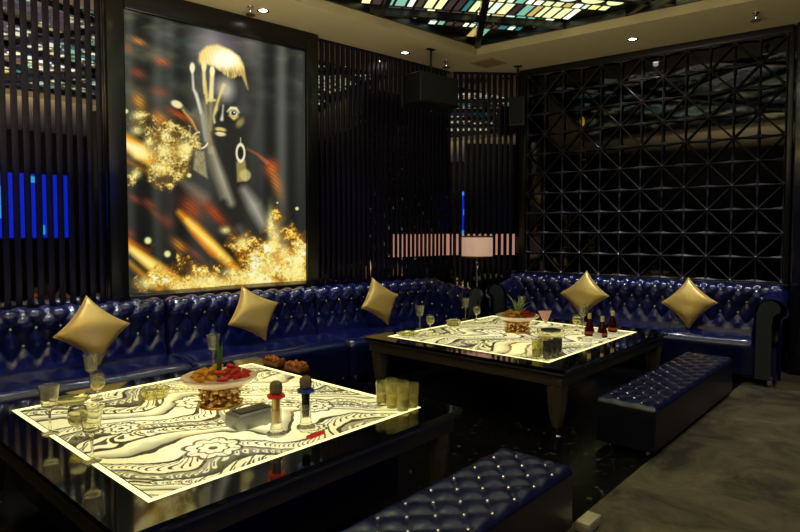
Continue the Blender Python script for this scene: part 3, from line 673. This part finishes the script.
# ------------------------------------------------------------------ cushions
def cushion(loc,rz,roll,lean,label,sz=.20):
    t=bpy.data.objects.new('x',None)
    N=24; mb=MB(); F=[];B=[]
    for i in range(N+1):
        fr=[];bk=[]
        for j in range(N+1):
            u,v=i/N*2-1,j/N*2-1; pin=1-.13*(1-v*v)*abs(u)**3; pin2=1-.13*(1-u*u)*abs(v)**3
            X,Y=u*pin*sz,v*pin2*sz; th=.072*((1-u*u)*(1-v*v))**.45*(1+.05*math.sin(5*u+3*v)); fr.append((X,Y,th)); bk.append((X,Y,-th))
        F.append(fr);B.append(bk)
    mb.grid(F); mb.grid([r[::-1] for r in B]); o=mb.build('cushion',M['gold'],None,smooth=True,fix=False)
    bm=bmesh.new(); bm.from_mesh(o.data); bmesh.ops.remove_doubles(bm,verts=bm.verts,dist=1e-4); bmesh.ops.recalc_face_normals(bm,faces=bm.faces); bm.to_mesh(o.data); bm.free()
    # seam piping as a part of its own
    sp=MB(); ring=[F[i][0] for i in range(N+1)]+[F[N][j] for j in range(1,N+1)]+[F[i][N] for i in range(N-1,-1,-1)]+[F[0][j] for j in range(N-1,0,-1)]
    sp.tube([(a,b,0) for a,b,_ in ring]+[(ring[0][0],ring[0][1],0)],.0035,6); p=sp.build('piping',M['gold'],o,smooth=True)
    o.matrix_world=Matrix.Translation(loc)@Matrix.Rotation(rz,4,'Z')@Matrix.Rotation(R(90)-lean,4,'X')@Matrix.Rotation(R(roll),4,'Z')
    bpy.data.objects.remove(t); return tag(o,label,'cushion','gold cushions on the navy sofas')
def at_n(px,nvec,n,sgn=1):   # a point of the sofa line seen in a given direction from the door
    u=(px-400)/587.5; D=n/(nvec.x*u+nvec.y); return Vector((u*D,D,0))
for px,nv,n,z,roll,an,sz,lab in(
  (91,nL,4.84,.70,50,aL,.188,'gold cushion nearest the viewer, on the sofa section left of the glowing picture'),
  (253,nL,4.84,.705,62,aL,.19,'gold cushion on the sofa section under the right part of the glowing picture'),
  (380,nL,4.84,.70,56,aL,.19,'gold cushion on the left wall sofa nearest the corner'),
  (585,nR,6.71,.712,45,aR,.20,'gold cushion on the right wall sofa behind the small bottles'),
  (690,nR,6.72,.697,49,aR,.19,'gold cushion on the right wall sofa nearest its outer arm')):
    p=at_n(px,nv,n); cushion(Vector((p.x,p.y,z)),an,roll,R(16),lab,sz)

# ------------------------------------------------------------------ table lamp in the corner on its pedestal
lt=thing('floor_lamp','lamp with a pinkish drum shade in the corner between the sofas','lamp',(.955,7.27,0))
MB().lathe([(0,0),(.14,0),(.14,.015),(.03,.03),(.012,.05)],24).build('lamp_base',M['black'],lt,smooth='auto')
mb=MB().lathe([(.014,.04),(.014,1.14)],12); mb.lathe([(.022,.98),(.03,1.02),(.022,1.06)],12); mb.build('pole',M['chrome'],lt,smooth='auto')
mb=MB().lathe([(.185,1.12),(.19,1.125),(.19,1.375),(.185,1.38),(.183,1.375),(.183,1.125),(.185,1.12)],48,close=False,wob=lambda a,i,z:.004*math.cos(48*a)); mb.build('lamp_shade',M['shade'],lt,smooth=True)
mb=MB().lathe([(.191,1.118),(.193,1.122),(.193,1.134),(.19,1.138)],48,close=False).lathe([(.19,1.366),(.193,1.37),(.193,1.38),(.19,1.384)],48,close=False); mb.build('shade_trim',mat('brass_trim',(150,110,80),.3,metal=.8),lt)
MB().lathe([(0,1.19),(.03,1.21),(.035,1.24),(.02,1.28),(0,1.29)],16).build('bulb',mat('warm_bulb',(255,220,180),.4,emit=(255,214,170),strength=5),lt,smooth=True)

# ------------------------------------------------------------------ glassware
def goblet_me(m=None):
    t=thing('crystal_goblet','','goblet'); n=32; fl=lambda a,i,z:(.03*abs(math.sin(6*a)) if .125<z<.215 else 0)
    MB().lathe([(.0,.118),(.02,.12),(.032,.13),(.036,.16),(.040,.20),(.045,.228),(.0425,.228),(.037,.20),(.033,.165),(.029,.138),(.018,.13),(0,.128)],n,wob=fl).build('cup',M['glass'],t,smooth='auto')
    MB().lathe([(0,.117),(.009,.117),(.012,.108),(.006,.1),(.005,.04),(.007,.02),(.0055,.012)],16).build('stem',M['glass'],t,smooth=True)
    MB().lathe([(.0055,.0115),(.03,.006),(.036,.003),(.036,.0005),(0,.0005)],n).build('foot',M['glass'],t,smooth='auto')
    return t
def snifter_me():
    t=thing('small_snifter_glass','','glass'); n=28
    MB().lathe([(0,.058),(.018,.06),(.034,.075),(.041,.098),(.038,.125),(.033,.148),(.0315,.148),(.036,.125),(.0385,.098),(.032,.078),(.016,.064),(0,.062)],n).build('cup',M['glass'],t,smooth=True)
    MB().lathe([(0,.064),(.016,.066),(.031,.079),(.0375,.097),(0,.097)],n).build('yellow_fill',mat('pale_drink',(240,226,130),.02,trans=.9,ior=1.33),t,smooth='auto')
    MB().lathe([(0,.058),(.007,.057),(.005,.045),(.005,.015),(.007,.009)],14).build('stem',M['glass'],t,smooth=True)
    MB().lathe([(.007,.0085),(.028,.005),(.03,.0005),(0,.0005)],n).build('foot',M['glass'],t,smooth='auto')
    return t
def tumbler_me(name,m):
    t=thing(name,'','glass'); n=20
    MB().lathe([(0,.0005),(.029,.0005),(.031,.004),(.036,.128),(.0335,.128),(.029,.02),(0,.018)],n).build('glass_wall',m,t,smooth='auto')
    MB().lathe([(0,.0185),(.0285,.0205),(.0305,.062),(0,.062)],n).build('yellow_fill',mat('table_glow_fill',(250,232,120),.1,trans=.35,ior=1.33),t,smooth='auto')  # yellow fill standing in for the glow from the table below
    return t
first={}
def put(kind,maker,a,b,label,group=None,rz=0,z=.5015):
    loc=WT(a,b,z)
    if kind not in first:
        o=maker(); first[kind]=o; o.location=loc; o.rotation_euler=(0,0,rz)
    else: o=dup(first[kind],loc,rz)
    if 'group' in o: del o['group']
    o['label']=label
    if group: o['group']=group
    return o
g1='crystal goblets on the near table'; g2='crystal goblets on the far table'
put('gob',goblet_me,.925,3.03,'tall crystal goblet farther from the viewer on the near table glowing left edge',g1)
put('gob',goblet_me,.925,2.53,'tall crystal goblet on the glowing left edge of the near table, nearest the viewer',g1)
put('gob',goblet_me,1.33,3.62,'tall crystal goblet behind a small snifter at the back of the near table',g1)
put('gob',goblet_me,2.14,3.655,'tall crystal goblet standing right behind the fruit bowl of the near table',g1)
put('gob',goblet_me,4.33,3.63,'tall crystal goblet at the back left edge of the far table',g2)
put('gob',goblet_me,5.13,3.66,'tall crystal goblet left of the fruit bowl at the back of the far table',g2)
put('gob',goblet_me,5.68,3.30,'tall crystal goblet just behind the green leaves on the far table',g2)
put('gob',goblet_me,5.40,2.46,'tall crystal goblet behind the dark bottles on the far table',g2)
s1='small snifter glasses on the near table'; s2='small snifter glasses on the far table'
put('snf',snifter_me,1.29,3.43,'small snifter glass before a tall goblet at the back of the near table',s1)
put('snf',snifter_me,.985,2.86,'small snifter glass between the two goblets at the left edge of the near table',s1)
put('snf',snifter_me,4.32,3.49,'small snifter glass beside the leftmost goblet of the far table',s2)
put('snf',snifter_me,5.15,3.53,'small snifter glass beside the goblet left of the far fruit bowl',s2)
put('snf',snifter_me,5.24,2.45,'small snifter glass touching the goblet behind the dark bottles',s2)
k=0
for i in range(3):
    for j in range(2):
        a=2.368-.076*j; b=2.035+.076*i
        put('tum',lambda:tumbler_me('glass_tumbler',M['glowglass']),a,b,'yellow lit glass tumbler clustered at the right corner of the near table','tumblers at the right corner of the near table')
M['dkglass']=mat('smoked_glass',(120,116,130),.05,trans=.7,ior=1.45)
for i in range(3):
    for j in range(2):
        a=3.94+.08*i; b=2.07+.08*j
        if j: put('tum',None,a,b+.01,'yellow lit tumbler in the left row at the front corner of the far table','yellow lit tumblers on the far table')
        else: put('tum2',lambda:tumbler_me('glass_tumbler',M['dkglass']),a,b,'smoky grey tumbler in the right row at the front corner of the far table','smoky tumblers on the far table')

# crystal ashtrays and plates
def dish_me(r,h,name='crystal_ashtray'):
    def mk():
        t=thing(name,'','ashtray' if h>.03 else 'plate'); n=36
        MB().lathe([(0,.0005),(r*.8,.0005),(r*.9,.01),(r,h),(r*.9,h),(r*.78,.012),(0,.010)],n,wob=lambda a,i,z:.03*abs(math.sin(9*a))).build('dish',M['glowglass'],t,smooth='auto')
        MB().lathe([(r*.88,h+.0005),(r*.95,h+.006),(r*1.01,h+.0005)],n,close=False).build('rim',M['glass'],t,smooth=True)
        return t
    return mk
put('ash',dish_me(.075,.05),1.53,3.24,'round crystal ashtray at the middle back of the near table, left of the fruit bowl')
put('plate',dish_me(.10,.016,'crystal_plate'),1.17,3.50,'flat crystal plate near the back left corner of the near table')
put('ash',None,4.70,3.50,'round crystal ashtray between the two left goblets of the far table')
put('plate',None,4.0,3.50,'flat crystal plate at the left corner of the far table')
# round glass container with a dark lid, far table
t=thing('lidded_glass_dish','round clear dish with a dark top behind the tumblers on the far table','dish',WT(4.74,2.46,.5015))
MB().lathe([(0,.0005),(.10,.0005),(.115,.01),(.12,.07),(.108,.07),(.103,.014),(0,.012)],36).build('dish',M['glass'],t,smooth='auto')
MB().lathe([(0,.06),(.085,.06),(.088,.075),(.05,.084),(0,.085)],32).build('dark_top',mat('charcoal_top',(70,70,72),.4),t,smooth='auto')
# grey box, near table
t=thing('grey_box','grey metal box with a black slot beside the microphones on the near table','box',WT(1.63,2.44,.5015),aT)
MB().box(-.11,.11,-.065,.065,0,.075,bev=.012).build('box_body',M['grey'],t,smooth='auto')
MB().box(-.085,.085,-.04,.04,.074,.079,bev=.004).build('slot',M['black'],t)
# red lighter-like strip
o=MB().box(-.05,.05,-.016,.016,0,.014,bev=.006).build('red_lighter',M['redplastic'],None,smooth='auto'); o.location=WT(1.73,2.075,.5015); o.rotation_euler=(0,0,aT+.1); 
tag(o,'red flat lighter lying beside the microphones on the near table','lighter')
o=MB().box(-.03,.03,-.03,.03,0,.05,bev=.004).build('white_card_cube',M['white'],None,smooth='auto'); o.location=WT(4.965,2.13,.5015); o.rotation_euler=(0,0,aT); 
tag(o,'small white cube standing before the dark bottles on the far table','cube')
# pink folded napkin on the far table
t=thing('folded_napkin','pink triangular folded napkin standing behind the fruit bowl on the far table','napkin',WT(5.42,2.86,.5015),R(10))
mb=MB().add([(0,0,0),(.07,.03,.13),(-.08,.03,.13),(0,.06,0),(0,-.0,.004)],[(0,1,2),(3,2,1),(0,3,1),(0,2,3)]); mb.build('folded_cloth',M['pink'],t)

# microphones in clear holders
def mic(a,b,ring,label,gold):
    t=thing('microphone',label,'microphone',WT(a,b,.5015),0)
    MB().lathe([(.017,.06),(.02,.16),(.023,.185)],20).build('handle',M['goldmetal'] if gold else mat('bronze_black_handle',(44,30,18),.25,metal=.7),t,smooth='auto')
    MB().lathe([(.020,.176),(.042,.177),(.043,.184),(.041,.191),(.02,.192)],8).build('ring',ring,t)
    MB().lathe([(.022,.190),(.028,.20),(.030,.225),(.027,.243),(.016,.252),(0,.254)],24).build('grille',M['mesh'],t,smooth='auto')
def holder(a,b,label):
    t=thing('microphone_holder',label,'holder',WT(a,b,.5015),aT,'clear holders of the microphones')
    MB().lathe([(0,.0005),(.045,.0005),(.045,.012),(.03,.02),(.026,.05),(.026,.12),(.022,.12),(.022,.057),(0,.055)],24).build('clear_cup',M['glass'],t,smooth='auto')
mic(1.62,2.225,M['redplastic'],'gold microphone with a red ring upright on the near table',True); holder(1.62,2.225,'clear cup holding the microphone with the red ring')
mic(1.77,2.195,M['blueplastic'],'dark microphone with a blue ring upright on the near table',False); holder(1.77,2.195,'clear cup holding the microphone with the blue ring')

# fruit bowls with agave leaves
def fruit_bowl(a,b,label,where,leaves,seed,pale):
    rr=random.Random(seed); t=thing('fruit_bowl',label,'fruit bowl',WT(a,b,.5015),0)
    prof=[(0,.098),(.06,.10),(.12,.112),(.17,.13),(.195,.15),(.203,.158),(.197,.162),(.185,.156),(.15,.142),(.10,.128),(0,.122)]
    MB().lathe(prof,48,wob=lambda a_,i,z:.012*math.cos(16*a_) if i in(4,5,6) else 0).build('bowl',M['bowl'],t,smooth='auto')
    mb=MB(); 
    for k in range(7):
        an=k*2*PI/7; pts=[]; 
        for q in range(26):
            f=q/25; rad=.115-.07*math.sin(f*PI)+.012*math.sin(f*14+k); pts.append((rad*math.cos(an+f*1.3),rad*math.sin(an+f*1.3),.022+f*.08))
        mb.tube(pts,[.012+.006*math.sin(q*1.7+k) for q in range(26)],8)
        for q in range(4):
            c=(.10*math.cos(an+.5*q),.10*math.sin(an+.5*q),.02+.022*q); mb.lathe([(0,c[2]-.016),(.013,c[2]-.006),(.014,c[2]+.006),(0,c[2]+.016)],8,(c[0],c[1]))
    mb.lathe([(.11,0),(.12,.006),(.10,.016),(.05,.02)],32); mb.build('gold_base',M['goldmetal'],t,smooth=True)
    W=WT(a,b,.5015)
    def wedge(m):
        mb=MB(); L,w,h=.062,.032,.034; G=[]
        for i in range(9):
            f=i/8; x=(f-.5)*L; bow=.02*(1-(2*f-1)**2); ww=w*math.sqrt(max(.05,1-(2*f-1)**2))
            G.append([(x,bow+ww*math.cos(q*PI/4)*.5,h*.5+ww*math.sin(q*PI/4)*.5) for q in range(8)])
        mb.grid(G,wrap=True); mb.add(G[0],[tuple(range(8))]); mb.add(G[-1],[tuple(range(8))]); return mb
    proto={}; used=[]
    for side,m,nm,lb in((1,M['red'],'red_fruit_slice','red melon-like slice heaped on the right side of '+where),(-1,M['yel'],'yellow_fruit_slice','yellow fruit slice heaped on the left side of '+where)):
        tries=0; k=0
        while k<13 and tries<900:
            tries+=1; an=rr.uniform(-1.4,1.4)+(0 if side>0 else PI); rad=.05+.115*math.sqrt(rr.random()); lay=0 if k<9 else 1
            if lay: rad=min(rad,.11)
            p=W+Vector((rad*math.cos(an),rad*math.sin(an),(.137+.014*rad/.16 if not lay else .172)))
            if any((p-q).length<.043 for q in used): continue
            used.append(p)
            if nm not in proto: o=wedge(m).build(nm,m,None,smooth=True); proto[nm]=o
            else: o=proto[nm].copy(); COL.objects.link(o)
            o.location=p; o.rotation_euler=(rr.uniform(-.2,.2),rr.uniform(-.2,.2),an+rr.uniform(-.3,.3)+PI/2); tag(o,lb,'fruit slice',('red' if side>0 else 'yellow')+' fruit slices in '+where); k+=1
    ag=thing('agave_leaves','green pointed leaves standing in '+where,'leaves',W+Vector((0,0,.135)),0)
    for (dx,dy,h,bend,w) in leaves:
        G=[]
        for i in range(13):
            f=i/12; cx=dx*(f**1.5)+bend*f*f*f; cy=dy*f**1.5; z=h*f*(1-.12*f*f); ww=w*(1-f)**.6*(.55+.9*f*(1-f)*2)+.0006
            G.append([(cx-ww,cy-.004,z),(cx,cy+.004+ww*.3,z),(cx+ww,cy-.004,z),(cx,cy-.002,z)])
        mb=MB().grid(G,wrap=True); lf=mb.build('leaf',M['leafe'] if pale else M['leaf'],ag,smooth=True)
W1=[(-.005,.0,.30,-.01,.016),(.03,.0,.24,-.01,.012),(-.01,.02,.22,.02,.014),(-.10,-.02,.12,-.05,.006),(.02,-.02,.16,.0,.014)]
fruit_bowl(1.70,2.845,'round pinkish fruit bowl on an ornate gold base on the near table','the near fruit bowl',W1,4,False)
W2=[(-.08,0,.26,-.03,.012),(-.03,.02,.20,.0,.012),(.03,.0,.18,.03,.011),(.06,.0,.17,.05,.010),(.0,0,.22,.02,.013),(-.10,.0,.13,-.02,.009),(.09,0,.13,.05,.009),(.02,.03,.15,-.02,.012),(-.05,-.02,.15,.0,.012)]
fruit_bowl(4.80,2.83,'round pinkish fruit bowl on an ornate gold base on the far table','the far fruit bowl',W2,9,True)

# dark bottles
def bottle(a,b,h,label):
    t=thing('spirit_bottle',label,'bottle',WT(a,b,.5015),aT,'dark red bottles on the far table')
    MB().lathe([(0,.0005),(.040,.0005),(.046,.008),(.043,.05),(.034,.09),(.018,h-.06),(.013,h-.04),(.013,h-.02)],28).build('bottle_body',M['amber'],t,smooth='auto')
    MB().lathe([(.0135,h-.05),(.0165,h-.048),(.0175,h-.004),(.014,h),(0,h)],18).build('cap',M['cork'],t,smooth='auto')
    mb=MB(); mb.lathe([(.0452,.016),(.0447,.045)],28,close=False); mb.build('amber_glow_band',mat('amber_glow_tint',(150,66,24),.4),t,smooth=True)  # amber glow low on the bottle, painted as a coloured band
bottle(5.06,2.245,.205,'dark red bottle with a cream cap, leftmost of the three on the far table')
bottle(5.06,2.125,.19,'dark red bottle with a cream cap, nearest the glowing edge among the three')
bottle(5.40,2.17,.20,'dark red bottle with a cream cap, rightmost of the three, standing apart')

# snack baskets beyond the glowing strip
def basket(a,b,label,seed):
    t=thing('snack_basket',label,'snack dish',WT(a,b,.5005),aT,'snack baskets on the near table')
    mb=MB(); rr=random.Random(seed)
    mb.box(-.045,.045,-.085,.085,0,.045,bev=.012); mb.build('basket',M['brown'],t,smooth='auto')
    mb=MB()
    for k in range(34):
        c=(rr.uniform(-.036,.036),rr.uniform(-.076,.076),.046+rr.uniform(0,.012)); r=rr.uniform(.008,.014); mb.lathe([(0,c[2]-r),(r*.8,c[2]-r*.5),(r,c[2]),(r*.8,c[2]+r*.5),(0,c[2]+r)],8,(c[0],c[1]))
    o=mb.build('snacks',M['snack'],t,smooth=True); o['kind']='stuff'
basket(2.465,3.40,'brown basket of orange snacks on the black rim, the one nearer the sofa',1)
basket(2.465,3.15,'brown basket of orange snacks on the black rim, the one farther from the sofa',2)

# pale metal floor plate beside the front bench
o=MB().box(-.07,.07,-.035,.035,0,.05,bev=.006).build('floor_box',mat('pale_gold_plate',(196,186,150),.45,metal=.2),None,smooth='auto'); o.location=WT(2.70,1.19,.004); o.rotation_euler=(0,0,aT)
tag(o,'small pale gold metal block on the floor beside the near bench','floor box')

# ------------------------------------------------------------------ blue screens on the wall behind the viewer (seen in the mirrors)
def screen(s0,s1,z0,z1,label,cy):
    t=thing('wall_screen',label,'screen',WL(0,BACKN),aL)
    MB().box(s0-.03,s1+.03,.002,.05,z0-.03,z1+.03,bev=.006).build('bezel',M['black'],t,smooth='auto')
    MB().box(s0,s1,.05,.056,z0,z1).build('display',M['screenblue'],t)
    mb=MB()
    for (a,b,c,d) in cy: mb.box(s0+(s1-s0)*a,s0+(s1-s0)*b,.057,.060,z0+(z1-z0)*c,z0+(z1-z0)*d)
    mb.build('bright_shapes',M['screencyan'],t)
screen(.95,2.95,1.30,2.62,'large blue wall screen reflected in the mirror left of the picture',[(.0,.25,.9,.98),(.6,.72,.86,.96),(0,.3,.02,.12),(.7,.76,.05,.2),(.05,.2,.45,.6),(.35,.38,.3,.8)])
screen(3.35,3.80,1.35,2.60,'narrow blue wall screen reflected in the mirror next to the picture frame',[(.1,.3,.75,.95),(.6,.8,.1,.5)])
screen(-.52,-.22,1.32,2.65,'narrow blue wall screen reflected in the corner mirror over the lamp',[(.4,.6,.2,.3),(.3,.5,.85,.9)])

# ------------------------------------------------------------------ lights
def spot(loc,e,tgt=None,size=75,blend=.6,rad=.03,col=(1,.93,.82),name='spot'):
    l=bpy.data.lights.new(name,'SPOT'); l.energy=e; l.spot_size=R(size); l.spot_blend=blend; l.shadow_soft_size=rad; l.color=col
    o=bpy.data.objects.new(name,l); COL.objects.link(o); o.location=loc; d=(Vector(tgt)-Vector(loc)) if tgt is not None else Vector((0,0,-1)); o.rotation_euler=d.to_track_quat('-Z','Y').to_euler()
cool=(.86,.9,1)
for s in (.5,1.7,2.8,3.9): spot(WL(s,4.55,H-.03),120,WL(s,5.1,.8),46,.8,.09,cool)
for r in (2.5,1.7,.8): spot(WR(r,6.35,H-.03),105,WR(r,6.95,.8),46,.8,.09,cool)
spot((2.49,6.38,H-.03),22,WR(1.6,DR,2.6),90,.8,.03)
spot((-1.275,5.56,H-.03),18,(-1.35,5.7,2.8),100)
for p in(WT(4.75,1.0,H-.03),WT(1.8,.9,H-.03)): spot(p,24,None,60,.8,.04,cool)
spot(WT(4.6,-.4,H-.03),110,WT(4.6,-.2,0),80,.9,.06,(1,.9,.72))
spot(WT(6.3,.5,H-.03),60,None,80,.9,.06,(1,.9,.72))
# added warm fill hung in mid-air to brighten the ceiling, no fixture
def area(loc,rot,sx,sy,e,col,name='ceiling_fill'):
    l=bpy.data.lights.new(name,'AREA'); l.shape='RECTANGLE'; l.size=sx; l.size_y=sy; l.energy=e; l.color=col; o=bpy.data.objects.new(name,l); COL.objects.link(o); o.location=loc; o.rotation_euler=rot
area(Vector((-.5,1.7,1.9)),(PI,0,aL),3.0,1.6,330,(1,.88,.58))
struct(MB().box(2.3,4.0,1.4,1.58,0,H-.003,bev=.01).build('reflection_blocker',M['wall']))  # unseen slab added to keep the screens out of the corner mirror
w=bpy.data.worlds.new('World'); scn.world=w; w.use_nodes=True; w.node_tree.nodes['Background'].inputs[0].default_value=(.3,.3,.4,1); w.node_tree.nodes['Background'].inputs[1].default_value=.02

# ------------------------------------------------------------------ camera
cd=bpy.data.cameras.new('Camera'); cam=bpy.data.objects.new('Camera',cd); COL.objects.link(cam); scn.camera=cam
cam.location=(0,0,1.45); cam.rotation_euler=(R(90-2.42),0,0); cd.sensor_width=36; cd.lens=587.5/800*36; cd.shift_y=-(266-255.35)/800; cd.clip_start=.05
scn.view_settings.view_transform='Standard'; scn.view_settings.look='None'; scn.view_settings.gamma=1; scn.view_settings.exposure=0
scn.view_settings.use_curve_mapping=False
cy=scn.cycles; cy.max_bounces=12; cy.glossy_bounces=6; cy.transmission_bounces=12; cy.transparent_max_bounces=8; cy.diffuse_bounces=3; cy.sample_clamp_indirect=4; cy.use_denoising=True; cy.caustics_reflective=True; cy.caustics_refractive=True; cy.blur_glossy=.6
